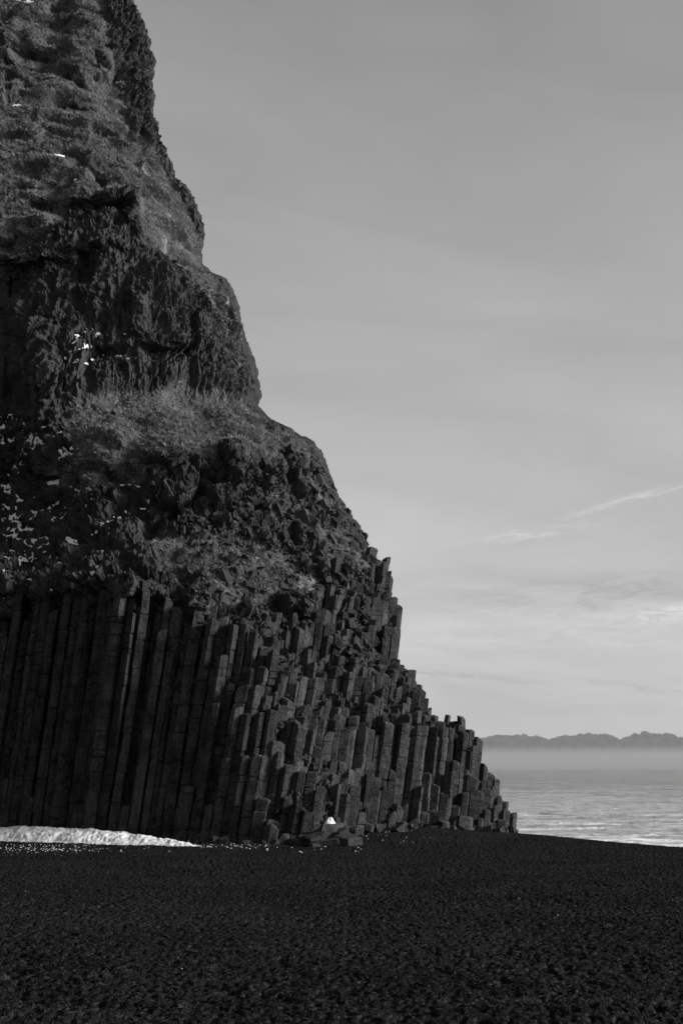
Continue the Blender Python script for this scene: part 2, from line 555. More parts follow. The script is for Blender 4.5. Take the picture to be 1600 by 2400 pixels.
# rows of the profile: photograph row -> list of (pixel column, metres into the scene)
ROWS = [
    (-420, [(0, 119), (75, 124), (150, 130)]),
    (-300, [(0, 110), (100, 113), (180, 117), (232, 122)]),
    (0, [(0, 95), (150, 95.5), (240, 98), (290, 102), (312, 106)]),
    (200, [(0, 88), (180, 88.5), (270, 92), (330, 97), (358, 101)]),
    (330, [(0, 83.5), (200, 84), (300, 87.5), (345, 93), (378, 97)]),
    (450, [(0, 79.5), (200, 79.5), (310, 81.5), (380, 87), (447, 93)]),
    (570, [(0, 77.5), (200, 77), (330, 79), (400, 83), (476, 90)]),
    (640, [(0, 76.0), (200, 75.6), (350, 77), (430, 81), (500, 88)]),
    (800, [(0, 73.8), (200, 73.6), (350, 75.2), (480, 79), (577, 86)]),
    (935, [(0, 72.4), (200, 72.2), (350, 74.0), (500, 77.6), (606, 84)]),
    (960, [(0, 72.0), (200, 71.2), (350, 73.0), (500, 76.4), (606, 83)]),
    (1060, [(0, 71.2), (150, 68.6), (300, 67.6), (450, 68.0), (600, 71), (755, 79)]),
    (1150, [(0, 70.8), (150, 68.0), (300, 66.6), (450, 66.4), (600, 68.2), (700, 71.5), (787, 77)]),
    (1250, [(0, 67.5), (150, 65.8), (300, 64.6), (450, 64.6), (600, 65.8), (720, 68), (857, 74)]),
    (1350, [(0, 63.6), (150, 62.1), (300, 60.4), (450, 60.6), (600, 62.8), (720, 64.8), (820, 67), (909, 71)]),
    (1430, [(0, 62.9), (150, 61.4), (300, 59.6), (450, 58.6), (560, 59.6), (700, 62.4), (800, 64.8), (923, 69.5)]),
    (1500, [(0, 62.7), (150, 61.2), (300, 59.5), (460, 57.6), (560, 57.6), (700, 60.8), (800, 63.2), (916, 68)]),
    (1600, [(0, 62.5), (150, 61.0), (300, 59.3), (460, 57.3), (600, 56.6), (700, 59.0), (780, 60.8), (860, 62.4), (966, 67)]),
    (1680, [(0, 62.4), (150, 60.9), (300, 59.2), (460, 57.1), (600, 55.7), (700, 57.6), (780, 59.3), (860, 60.6), (950, 62.4), (1030, 66)]),
    (1750, [(0, 62.3), (150, 60.8), (300, 59.1), (460, 56.9), (600, 55.2), (700, 56.4), (780, 58.1), (860, 60), (950, 61.8), (1050, 63.8), (1115, 66.3)]),
    (1850, [(0, 62.1), (150, 60.65), (300, 58.95), (460, 56.7), (600, 54.8), (700, 54.9), (780, 56.6), (860, 59.2), (950, 61.3), (1050, 63.2), (1130, 65), (1171, 66.6)]),
    (1925, [(0, 62.1), (150, 60.7), (300, 58.9), (460, 56.6), (600, 54.5), (700, 54.0), (780, 55.6), (860, 58.6), (950, 61), (1050, 62.9), (1150, 64.7), (1200, 66)]),
    (1990, [(0, 62.0), (150, 60.5), (300, 58.8), (460, 56.5), (600, 54.3), (700, 53.6), (780, 55.2), (860, 58.4), (950, 60.8), (1050, 62.8), (1150, 64.6), (1206, 65.6)]),
]


def smooth1d(xk, yk, x):
    """monotone cubic through knots (arrays) at x"""
    xk, yk = np.asarray(xk, float), np.asarray(yk, float)
    h = np.diff(xk)
    d = np.diff(yk, axis=0) / (h[:, None] if yk.ndim > 1 else h)
    m = np.zeros_like(yk)
    m[0], m[-1] = d[0], d[-1]
    same = d[:-1] * d[1:] > 0
    m[1:-1] = np.where(same, 2 * d[:-1] * d[1:] / np.where(same, d[:-1] + d[1:], 1), 0)
    k = np.clip(np.searchsorted(xk, x) - 1, 0, len(h) - 1)
    hk = h[k]
    t = (x - xk[k]) / hk
    if yk.ndim > 1:
        hk, t = hk[:, None], t[:, None]
    return ((1 + 2 * t) * (1 - t) ** 2 * yk[k] + t * (1 - t) ** 2 * hk * m[k] + t * t * (3 - 2 * t) * yk[k + 1] + t * t * (t - 1) * hk * m[k + 1])


NU = 520                                                       # columns between the frame's left edge and the outline
NR = 1000
u = np.linspace(0, 1, NU)
u = 0.6 * u + 0.4 * (1 - (1 - u) ** 1.6)                       # finer towards the outline
yrow = np.linspace(-420, 1990, NR)
xs = np.interp(yrow, SIL[:, 1], SIL[:, 0])
xs = xs + 8.0 * fbm(np.stack([yrow * 0.05, yrow * 0, yrow * 0], -1), 4, 149, 0.65) * sstep(1350, 1250, yrow)
rows_d = np.array([smooth1d([k[0] / r[1][-1][0] for k in r[1]], [k[1] for k in r[1]], u) for r in ROWS])
D = smooth1d([r[0] for r in ROWS], rows_d, yrow)               # NR x NU
X_img = xs[:, None] * u[None, :]
Y_img = np.repeat(yrow[:, None], NU, 1)
# tall recesses in the wall of columns
for line, wd, dep in (([(105, 1400), (60, 1775), (40, 1950)], 17, 1.3), ([(175, 1400), (160, 1890), (150, 1960)], 15, 1.0),
                      ([(425, 1440), (372, 1775), (345, 1950)], 17, 1.2), ([(300, 1420), (265, 1700), (235, 1960)], 10, 0.9)):
    lx = np.interp(yrow, [p[1] for p in line], [p[0] for p in line])
    D += dep * np.exp(-((X_img - lx[:, None]) / wd) ** 2) * sstep(1380, 1470, Y_img)
S0 = at(X_img, Y_img, D).reshape(-1, 3)
CX = X_img + 30 * fbm(S0 * 0.22, 4, 131, 0.6).reshape(NR, NU)
CY = Y_img + 42 * fbm(S0 * 0.22 + 31, 4, 137, 0.6).reshape(NR, NU)
# hollows (+) and bosses (-) of the face: (column, row, half width, half height, metres)
for (hx, hy, rx, ry, dep) in ((20, 770, 45, 170, 4.5), (110, 660, 120, 55, 2.0), (285, 515, 38, 34, 2.4), (215, 500, 60, 24, 2.0), (120, 485, 55, 26, 2.0),
                              (395, 842, 38, 22, 1.4), (240, 832, 40, 22, 0.8), (50, 1180, 95, 160, 3.6), (300, 1130, 45, 60, 1.4), (772, 1374, 36, 14, 1.5),
                              (180, 250, 30, 14, 1.3), (90, 150, 40, 30, 1.6), (120, 330, 50, 16, 1.4), (60, 360, 40, 12, 1.2), (130, 55, 40, 40, 1.8), (20, 130, 30, 90, 2.5), (240, 990, 40, 14, 1.1),
                              (320, 990, 30, 14, 1.0), (100, 440, 60, 14, 1.5), (170, 60, 50, 26, 1.5), (90, 1330, 60, 50, 2.0), (30, 575, 60, 20, 1.6),
                              (95, 860, 34, 105, -1.9), (460, 770, 50, 28, -1.1), (370, 806, 55, 13, -1.6), (250, 578, 90, 12, -1.2), (60, 610, 70, 10, -1.3), (330, 700, 30, 90, -0.9),
                              (200, 700, 26, 120, 0.9), (430, 760, 22, 100, 0.8), (610, 1080, 30, 45, -1.0), (560, 1075, 30, 50, -1.2), (400, 1110, 60, 60, -0.6),
                              (60, 1385, 90, 22, -1.5), (210, 1370, 90, 22, -1.4), (340, 1385, 80, 20, -1.3)):
    D += dep * np.exp(-(((CX - hx) / rx) ** 2 + ((CY - hy) / ry) ** 2))
SURF = at(X_img, Y_img, D)                                      # the smooth face

# ---- lean of the columns (metres sideways per metre of height)
LEAN_Y = 0.035


def lean_x(X0):
    return np.interp(X0, [-24, -14, -7, -3, 3, 12], [0.045, 0.075, 0.135, 0.155, 0.14, 0.125])


def unlean(P):
    x0 = P[..., 0].copy()
    for _ in range(6):
        x0 = P[..., 0] - lean_x(x0) * np.maximum(P[..., 2], 0)
    return x0, P[..., 1] - LEAN_Y * np.maximum(P[..., 2], 0)


def column_ceiling(x):
    """photograph row above which there are no more columns"""
    wob = 26 * np.sin(x * 0.031 + 1.0) + 16 * np.sin(x * 0.083)
    return wob * np.interp(x, [430, 560], [1, 0]) + np.interp(x, [0, 250, 430, 520, 600, 700, 800, 870, 920], [1405, 1380, 1405, 1470, 1470, 1400, 1350, 1320, 1330])


# ------------------------------------------------------------------ cliff surface with relief
def poly_mask(poly, n=3):
    jx = X_img + 22 * JN1
    jy = Y_img + 22 * JN2
    return blur(in_poly(jx, jy, poly).astype(np.float32), n, 2)


S2 = SURF.reshape(-1, 3)
JN1 = fbm(S2 * 0.28, 4, 101).reshape(NR, NU)
JN2 = fbm(S2 * 0.28 + 40, 4, 107).reshape(NR, NU)
xs2 = xs[:, None]
turf = np.zeros((NR, NU), np.float32)
for poly in ([(-50, -430), (200, -430), (235, -60), (250, 60), (290, 180), (305, 300), (320, 400), (330, 440), (235, 450), (170, 470), (110, 540), (60, 600), (-50, 600)],
             [(320, 300), (380, 400), (420, 460), (440, 520), (480, 640), (540, 760), (560, 860), (520, 860), (470, 700), (400, 620), (330, 560), (325, 440)],
             [(230, 930), (430, 905), (520, 930), (600, 965), (650, 1010), (700, 1060), (640, 1075), (520, 1030), (500, 1075), (360, 1065), (250, 1090), (180, 1080), (150, 960)],
             [(640, 1000), (720, 1040), (735, 1075), (690, 1075), (650, 1050)], [(690, 1120), (770, 1140), (800, 1200), (740, 1190)], [(740, 1230), (830, 1240), (880, 1310), (850, 1335), (760, 1290)], [(620, 1150), (700, 1170), (720, 1220), (640, 1220)],
             [(420, 1260), (560, 1240), (720, 1300), (780, 1370), (640, 1400), (520, 1440), (460, 1420), (420, 1340)],
             [(120, 1080), (330, 1080), (340, 1130), (200, 1150), (100, 1130)],
             [(330, 1230), (430, 1250), (440, 1340), (380, 1340)]):
    turf = np.maximum(turf, poly_mask(poly))
flute = poly_mask([(-50, 610), (120, 590), (230, 545), (420, 640), (500, 690), (640, 960), (480, 930), (380, 900), (240, 925), (120, 960), (-50, 960)], 6)
flute = np.maximum(flute, poly_mask([(-50, 30), (40, 40), (60, 180), (40, 260), (-50, 260)], 5))
flute = np.maximum(flute, poly_mask([(230, 450), (325, 440), (335, 560), (240, 560)], 4))
blocky = poly_mask([(330, 1060), (500, 1040), (620, 1030), (680, 1150), (640, 1250), (560, 1280), (350, 1290), (300, 1180)], 6)
blocky = np.maximum(blocky, poly_mask([(640, 1030), (720, 1050), (790, 1150), (860, 1250), (910, 1340), (760, 1340), (620, 1240)], 6))
blocky = np.maximum(blocky, poly_mask([(-50, 1380), (440, 1330), (520, 1400), (700, 1300), (930, 1290), (930, 1500), (-50, 1500)], 8))
edge_rock = sstep(105, 60, xs2 - X_img) * sstep(600, 500, Y_img)
low = sstep(0, np.interp(X_img, [430, 560], [150, 40]), Y_img - column_ceiling(X_img) + 70 * JN1 * (X_img < 500))               # behind the columns

dP_u = np.gradient(SURF, axis=1)
dP_v = np.gradient(SURF, axis=0)
Nn = np.cross(dP_u, dP_v)
Nn /= np.linalg.norm(Nn, axis=-1, keepdims=True) + 1e-9
if Nn[NR // 2, NU // 2, 1] > 0:
    Nn = -Nn
Nn = np.stack([blur(Nn[..., k], 12, 2) for k in range(3)], -1)
Nn /= np.linalg.norm(Nn, axis=-1, keepdims=True) + 1e-9


def on(f):
    return f.reshape(NR, NU)


rockm = 1 - turf
big = on(fbm(S2 * 0.13, 3, 201))
crag = on(fbm(S2 * [0.45, 0.45, 0.35], 5, 231, 0.58, True))
fine = on(fbm(S2 * 1.9, 4, 241, 0.6))
warp3 = 1.1 * np.stack([JN1, JN2, -JN1], -1).reshape(-1, 3)
lump_p = S2 * [0.26, 0.26, 0.36] + 0.4 * warp3
lump = on(noise3(lump_p, 251))
pit = np.maximum(0, on(noise3(S2 * [0.42, 0.42, 0.75] + 0.5 * warp3, 255)) - 0.06)
pit_z = sstep(-0.25, 0.5, on(fbm(S2 * 0.11, 2, 263)))                 # smooth stretches and pocked ones
lump2 = on(fbm(S2 * [0.9, 0.9, 1.5] + warp3, 3, 257, 0.5))
butt = on(fbm(S2 * [0.28, 0.28, 0.035] + 0.3 * warp3, 2, 265))
rid = on(fbm(S2 * [0.62, 0.62, 0.04] + 0.16 * warp3, 3, 211, 0.55, True))
rid2 = on(fbm(S2 * [1.9, 1.9, 0.10] + 0.2 * warp3, 3, 223, 0.55, True))
fv, fe = facets(S2 + 0.35 * np.stack([JN1, JN2, JN1], -1).reshape(-1, 3), (1.5, 1.5, 2.6), 261)
fv2, fe2 = facets(S2, (0.55, 0.55, 0.75), 271)
fv3 = on(facets(S2 + 3, (0.28, 0.28, 0.36), 273)[0])
fv, fe, fv2, fe2 = on(fv), on(fe), on(fv2), on(fe2)
amp = 0.6 + 0.4 * sstep(-0.4, 0.5, on(fbm(S2 * 0.16, 2, 267)))

disp = 0.7 * big
disp += flute * (1.5 * butt + amp * (1.15 * rid + 0.50 * rid2) + 0.15 * crag + 0.08 * fv2)
disp += turf * (1.05 * lump + 0.26 * lump2 + 0.05 * fine - 4.4 * pit * pit_z)
rest = np.clip(rockm - flute, 0, 1)
disp += rest * (1 - blocky) * (0.65 * crag + 0.22 * rid2 + 0.26 * fv2 + 0.25 * fine)
disp += rockm * blocky * (0.85 * fv + 0.22 * fv2 - 0.35 * sstep(0.12, 0.0, fe) - 0.12 * sstep(0.1, 0, fe2))
disp += edge_rock * rockm * (0.5 * crag + 0.35 * fv2)
disp += rockm * (0.10 * fv3 + 0.10 * fine) + turf * 0.05 * fv3
# rubble bands and dark hollows under the brows
brow = sstep(0.15, 0.6, on(noise3(S2 * [0.22, 0.22, 0.5], 281)))
disp -= 0.9 * brow * rest * (1 - low)
fade = sstep(0.0, 0.10, 1 - u)[None, :] * 0.82 + 0.18             # keep the outline where it is
disp = disp * fade
core = SURF + Nn * disp[..., None]
core[..., 2] -= turf * fade * (0.30 * lump - 0.9 * pit * pit_z)                       # turf sags over its own hollows
push = 1.25 * low
core[..., 1] += push
core[..., 0] -= push * 0.35 * sstep(0.75, 1.0, u)[None, :]

# unseen wall left of the frame, curved in close to block sky light; on the right it turns away behind the outline
lefts = []
for k, (dxm, dym) in enumerate([(-40, -95), (-36, -70), (-31, -48), (-25, -32), (-18, -18), (-12, -8), (-7, -3), (-3.5, -0.8), (-1.4, -0.1)]):
    Q = core[:, 0].copy()
    n_ = fbm(Q * 0.2 + k * 3, 3, 300 + k)
    Q[:, 0] += dxm
    Q[:, 1] += dym + n_ * min(2.5, abs(dxm) * 0.12)
    Q[:, 2] = np.where(Q[:, 2] < 3, Q[:, 2] - 2, Q[:, 2])
    lefts.append(Q)
rights = []
for k, (back, inn) in enumerate([(0.25, 0.03), (0.6, 0.1), (1.2, 0.3), (2.2, 0.6), (4, 1.2), (8, 3.0), (16, 8), (30, 18)]):
    Q = core[:, -1].copy()
    n_ = fbm(Q * 0.5 + k * 5, 3, 320 + k)
    Q[:, 0] += Q[:, 0] / Q[:, 1] * back - inn + n_ * min(0.6, 0.1 * k)
    Q[:, 1] += back
    rights.append(Q)
net = np.stack(lefts + [core[:, k] for k in range(NU)] + rights, 1)
turf_net = np.concatenate([np.repeat(turf[:, :1], len(lefts), 1), turf, np.repeat(turf[:, -1:], len(rights), 1)], 1)
# a plateau closes the top
cap = net[:1].copy()
caps = [cap + np.array([0, 0, 0])]
for back, rise in ((60, 4), (25, 4), (8, 2)):
    q = cap.copy()
    q[..., 1] += back
    q[..., 2] += rise
    q[..., 0] -= back * 0.3
    caps.insert(0, q)
caps = caps[:-1]
netf = np.concatenate(caps + [net], 0)
turf_f = np.concatenate([np.repeat(turf_net[:1], len(caps), 0), turf_net], 0)
cliff = big_mesh('cliff', netf.reshape(-1, 3), grid_faces(netf.shape[0], netf.shape[1]), M_CLIFF, {'turf': turf_f})
tag(cliff, 'dark towering sea cliff with grassy ledges above a wall of basalt columns', kind='structure')

# ------------------------------------------------------------------ basalt columns
SP_ = 0.64
cells = []
for iy in range(0, 53):
    xg = -34.0 + 0.45 * (iy % 2)
    while xg < 16:
        wdt = float(np.interp(xg, [-22, -8, -3, 3, 10], [0.66, 0.63, 0.62, 0.60, 0.56]))   # columns are stouter in the left wall
        cells.append((xg + rng.uniform(-0.26, 0.26) * wdt, 50.5 + iy * SP_ * 0.86 + rng.uniform(-0.20, 0.20)))
        xg += wdt * rng.uniform(0.92, 1.08)
cells = np.array(cells)
keep = (Y_img > column_ceiling(X_img)) & (SURF[..., 2] > -1.5)
pts = SURF[keep]
# surface continued behind the outline, so that the ridge is more than one column thick
sil_pts = SURF[(yrow > 1335)][:, -1]
extra = [sil_pts + np.array([-0.15 * k, 0.8 * k, -0.10 * k]) for k in (0.3, 0.6, 1, 1.5, 2)]
inner = keep & (X_img < 560)
extra += [SURF[inner][::3] + np.array([0.25 * k, k, 0]) for k in (0.6, 1.2)]
extra += [SURF[:, 0][yrow > 1430] + np.array([-k, 0.35 * k, 0]) for k in np.arange(0.2, 9, 0.25)]
pts = np.concatenate([pts] + extra)
px0, py0 = unlean(pts)
# nearest cell of each surface sample through a coarse bucket raster
H = np.full(len(cells), -9.0)
key = {}
for ci, (cx_, cy_) in enumerate(cells):
    key.setdefault((int(math.floor(cx_)), int(math.floor(cy_))), []).append(ci)
bx, by = np.floor(px0).astype(int), np.floor(py0).astype(int)
order = np.lexsort((by, bx))
bxs, bys = bx[order], by[order]
cut = np.flatnonzero((np.diff(bxs) != 0) | (np.diff(bys) != 0)) + 1
for grp in np.split(order, cut):
    b0, b1 = bx[grp[0]], by[grp[0]]
    cand = [c for a_ in (-1, 0, 1) for e_ in (-1, 0, 1) for c in key.get((b0 + a_, b1 + e_), [])]
    if not cand:
        continue
    cc = cells[cand]
    d2 = (px0[grp][:, None] - cc[None, :, 0]) ** 2 + (py0[grp][:, None] - cc[None, :, 1]) ** 2
    nn = d2.argmin(1)
    for j in np.unique(nn):
        H[cand[j]] = max(H[cand[j]], pts[grp[nn == j], 2].max())
# front-back order: the foot row
jit = rng.uniform(-0.38, 0.28, len(cells))
cl = fbm(np.concatenate([cells * 0.45, np.zeros((len(cells), 1))], 1), 2, 401)
STEP = 3.1                                                         # the columns break off along rough benches
q_ = H / STEP + 0.9 * cl + 0.35 * fbm(np.concatenate([cells * 0.16, np.ones((len(cells), 1))], 1), 2, 409)
fr = q_ - np.floor(q_)
bench = (np.floor(q_) + sstep(0.55, 1.0, fr) - (q_ - H / STEP)) * STEP
Hc = np.where(H > 1.0, 0.75 * bench + 0.25 * (H - 0.2) + 0.35, H) + jit
Hc = np.where(cells[:, 0] > 3.0, np.minimum(Hc, H + 0.10 + 0.4 * jit), Hc)
leftw = cells[:, 0] < -6.5
gap = leftw & (rng.random(len(cells)) < 0.22)                     # fallen columns leave tall dark slots
Hc = np.where(leftw & ~gap & (H > 6), H + 0.5 - 3.0 * rng.random(len(cells)) ** 2, Hc)
Hc = np.where(gap, np.minimum(Hc, rng.uniform(-0.5, 3.5, len(cells))), Hc)
use = np.flatnonzero(H > -1.2)


def voronoi_cell(ci, near):
    c = cells[ci]
    poly = [(c[0] + 0.75 * math.cos(a), c[1] + 0.75 * math.sin(a)) for a in np.linspace(0, 2 * math.pi, 12, endpoint=False)]
    for cj in near:
        if cj == ci:
            continue
        m = (cells[cj] + c) / 2
        n = cells[cj] - c
        outp = []
        for k in range(len(poly)):
            p, q = poly[k], poly[(k + 1) % len(poly)]
            dp = (p[0] - m[0]) * n[0] + (p[1] - m[1]) * n[1]
            dq = (q[0] - m[0]) * n[0] + (q[1] - m[1]) * n[1]
            if dp <= 0:
                outp.append(p)
            if (dp <= 0) != (dq <= 0):
                t = dp / (dp - dq)
                outp.append((p[0] + (q[0] - p[0]) * t, p[1] + (q[1] - p[1]) * t))
        poly = outp
    # merge very short sides
    res = []
    for p in poly:
        if not res or math.hypot(p[0] - res[-1][0], p[1] - res[-1][1]) > 0.10:
            res.append(p)
    if len(res) > 3 and math.hypot(res[0][0] - res[-1][0], res[0][1] - res[-1][1]) < 0.10:
        res.pop()
    return res


def column_mesh(poly, z0, z1, r):
    """one leaning jointed column over the plan polygon poly, built about its own foot"""
    c = np.mean(poly, 0)
    lx = float(lean_x(c[0])) + r.uniform(-0.006, 0.006)
    ring = []
    n = len(poly)
    for k in range(n):                                           # worn (chamfered) arrises
        p = np.array(poly[k]) - c
        a_, b_ = np.array(poly[k - 1]) - c, np.array(poly[(k + 1) % n]) - c
        s = r.uniform(0.04, 0.09)
        ring.append(p + (a_ - p) * s)
        ring.append(p + (b_ - p) * s)
    ring = np.array(ring) * (r.uniform(0.945, 0.985) if c[0] > -6.5 else r.uniform(0.88, 0.97))
    m = len(ring)
    bend = r.uniform(-0.0016, 0.0016) + 0.0012 * math.sin(c[0] * 1.3)
    z = z0
    V, Fc = [], []
    zs = [z0]
    while z < z1 - 0.5:
        z += r.uniform(0.6, 2.0) if r.random() < 0.8 else r.uniform(0.25, 0.5)
        if z < z1 - 0.35:
            zs.append(z)
    zs.append(z1)
    sh = np.zeros(2)
    rows = []
    for k in range(len(zs) - 1):
        za, zb = zs[k], zs[k + 1]
        g = r.uniform(0.010, 0.060) if c[0] < -5 else r.uniform(0.008, 0.045)
        sc = r.uniform(0.94, 1.03) if c[0] > -5 else r.uniform(0.90, 1.04)
        sh = np.array([r.uniform(-0.035, 0.035), r.uniform(-0.035, 0.035)])
        wear = 1 + 0.02 * np.array([r.uniform(-1, 1) for _ in range(m)])[:, None]
        tilt = np.array([r.uniform(-0.05, 0.05), r.uniform(-0.05, 0.05)])
        if k > 0:
            rows.append((za, ring * (r.uniform(0.60, 0.88) if c[0] < -5 else r.uniform(0.76, 0.9)), tilt * 0))
        chip = 1 - 0.16 * np.array([r.random() ** 3 for _ in range(m)])[:, None]
        rows.append((za + g, ring * sc * wear * 0.985 * chip + sh, tilt * 0))
        rows.append((za + g + 0.06, ring * sc * wear + sh, tilt * 0))
        for q_ in range(1, int((zb - za) / 0.7) + 1):
            zq = za + (zb - za) * q_ / (int((zb - za) / 0.7) + 1)
            if zq - za > 0.15 and zb - zq > 0.2:
                wear = 1 + 0.035 * np.array([r.uniform(-1, 1) for _ in range(m)])[:, None]
                rows.append((zq, ring * sc * wear + sh, tilt * 0))
        if k < len(zs) - 2:
            rows.append((zb - g - 0.06, ring * sc * wear + sh, tilt * 0))
            chip = 1 - 0.20 * np.array([r.random() ** 3 for _ in range(m)])[:, None]
            rows.append((zb - g, ring * sc * wear * 0.985 * chip + sh, tilt * 0))
        else:
            # broken top: tilted and chipped
            tt = np.array([r.uniform(-0.35, 0.35), r.uniform(-0.45, 0.25)]) * (1.0 if r.random() < 0.6 else 2.0)
            rows.append((zb - 0.10, ring * sc * wear + sh, tt))
            chip = 1 - 0.35 * np.array([r.random() ** 2.5 for _ in range(m)])[:, None]
            rows.append((zb - 0.02, ring * sc * wear * 0.93 * chip + sh, tt))
            rows.append((zb + r.uniform(0.0, 0.08), ring * sc * 0.5 + sh, tt))
    for (zz, rg, tt) in rows:
        zl = zz + rg @ tt
        zl = np.maximum(zl, z0)
        base_x = (lx * np.maximum(zl, 0)) + bend * np.maximum(zl, 0) * np.maximum(z1 - zl, 0)
        V.append(np.stack([rg[:, 0] + base_x, rg[:, 1] + LEAN_Y * np.maximum(zl, 0), zl], -1))
    V = np.concatenate(V)
    nr = len(rows)
    for a_ in range(nr - 1):
        for b_ in range(m):
            Fc.append((a_ * m + b_, a_ * m + (b_ + 1) % m, (a_ + 1) * m + (b_ + 1) % m, (a_ + 1) * m + b_))
    top_c = V[-m:].mean(0) + np.array([0, 0, r.uniform(0.0, 0.04)])
    V = np.vstack([V, top_c])
    for b_ in range(m):
        Fc.append(((nr - 1) * m + b_, (nr - 1) * m + (b_ + 1) % m, len(V) - 1))
    return V, Fc, c


columns = []
rr_ = random.Random(11)
for ci in use:
    c = cells[ci]
    gz = float(ground_z(c[0], c[1]))
    z1 = Hc[ci]
    if z1 < gz + 0.25:
        continue
    near = np.flatnonzero(((cells - c) ** 2).sum(1) < 2.1 ** 2)
    poly = voronoi_cell(ci, near)
    if len(poly) < 4:
        continue
    z0 = max(min(gz, 0) - 0.8, z1 - 17)
    # buried stubs need not reach the ground
    V, Fc, cc = column_mesh(poly, z0, z1, rr_)
    V[:, :2] += cc
    columns.append((V, Fc, cc, z0, z1))

# how much of each column the photograph shows: a small painter's buffer
BS = 4.0
idb = np.full((600, 400), -1, int)
for k in np.argsort([-c_[2][1] for c_ in columns]):
    V = columns[k][0]
    x_, y_, _ = project(V)
    for ra in np.unique(np.clip((y_ / BS), 0, 599).astype(int)).tolist() and range(max(0, int(y_.min() / BS)), min(600, int(y_.max() / BS) + 1)):
        cy_ = (ra + 0.5) * BS
        f_ = (cy_ - y_.min()) / max(1e-6, y_.max() - y_.min())
        mid_b = x_[np.argsort(y_)[-8:]].mean()
        mid_t = x_[np.argsort(y_)[:8]].mean()
        mid = mid_t + (mid_b - mid_t) * f_
        hw = 0.28 / columns[k][2][1] * F
        a_, b_ = int((mid - hw) / BS), int((mid + hw) / BS)
        if b_ > 0 and a_ < 400:
            idb[ra, max(0, a_):min(400, b_ + 1)] = k
cnt = np.bincount(idb[idb >= 0], minlength=len(columns))
rank = np.argsort(-cnt)
single = [k for k in rank[:300] if cnt[k] >= 3]
single_set = set(single)
for k in single:
    V, Fc, cc, z0, z1 = columns[k]
    base = np.array([cc[0], cc[1], max(z0, 0)])
    me = small_mesh('basalt_column', V - base, Fc, M_COLUMN)
    o = bpy.data.objects.new('basalt_column', me)
    o.location = base
    col.objects.link(o)
    o.parent = cliff
Vs, Fs, off = [], [], 0
for k, (V, Fc, cc, z0, z1) in enumerate(columns):
    if k in single_set:
        continue
    Vs.append(V)
    Fs += [tuple(i + off for i in f) for f in Fc]
    off += len(V)
if Vs:
    me = small_mesh('column_mass', np.concatenate(Vs), Fs, M_COLUMN)
    o = bpy.data.objects.new('column_mass', me)
    col.objects.link(o)
    o.parent = cliff
    o['kind'] = 'stuff'
print('columns', len(columns), 'single', len(single))


# ------------------------------------------------------------------ broken blocks
def block_mesh(name, r, size, sides=None, mat=M_BLOCK):
    """a broken-off length of column: chipped prism lying about its centre"""
    n = sides or r.choice([4, 5, 5, 6])
    rad = np.array([r.uniform(0.8, 1.15) for _ in range(n)])
    an = np.sort(np.array([2 * math.pi * (k + r.uniform(-0.25, 0.25)) / n for k in range(n)]))
    ring = np.stack([rad * np.cos(an), rad * np.sin(an)], -1) * 0.5
    V = []
    t0 = np.array([r.uniform(-0.4, 0.4), r.uniform(-0.4, 0.4)])
    t1 = np.array([r.uniform(-0.5, 0.5), r.uniform(-0.5, 0.5)])
    for (zz, sc, tt) in ((-0.5, 0.86, t0), (-0.42, 1.0, t0), (0.0, 1.03, t0 * 0), (0.42, 0.98, t1), (0.5, 0.84, t1)):
        rg = ring * sc * np.array([[r.uniform(0.95, 1.05)] for _ in range(n)])
        V.append(np.stack([rg[:, 0] * size[0], rg[:, 1] * size[1], (zz + rg @ tt * 0.5) * size[2]], -1))
    V = np.concatenate(V)
    Fc = [tuple(range(n - 1, -1, -1))]
    for a_ in range(4):
        for b_ in range(n):
            Fc.append((a_ * n + b_, a_ * n + (b_ + 1) % n, (a_ + 1) * n + (b_ + 1) % n, (a_ + 1) * n + b_))
    Fc.append(tuple(range(4 * n, 5 * n)))
    return small_mesh(name, V, Fc, mat)


rb = random.Random(23)
shapes = [block_mesh('rock', rb, (1, 1, rb.uniform(0.8, 1.5))) for _ in range(12)]
cand = np.argwhere(in_poly(X_img, Y_img, [(430, 1240), (560, 1200), (640, 1060), (730, 1070), (790, 1160), (900, 1345), (915, 1500), (840, 1560), (700, 1480), (600, 1470), (480, 1440), (420, 1330)]))
n_rock = 0
sel = cand[rng.choice(len(cand), 280, replace=False)]
for (a_, b_) in sel:
    p = core[a_, b_] + np.array([0, -push[a_, b_] * 0.75, 0])
    s = 0.22 + 0.62 * rb.random() ** 2.6
    o = bpy.data.objects.new('rock', rb.choice(shapes))
    o.location = p + Nn[a_, b_] * 0.02 * s
    o.scale = (s * rb.uniform(0.8, 1.2), s * rb.uniform(0.8, 1.2), s * rb.uniform(0.8, 1.3))
    o.rotation_euler = (rb.uniform(-0.6, 0.6), rb.uniform(-0.5, 0.7), rb.uniform(0, 6.28))
    col.objects.link(o)
    o.parent = cliff


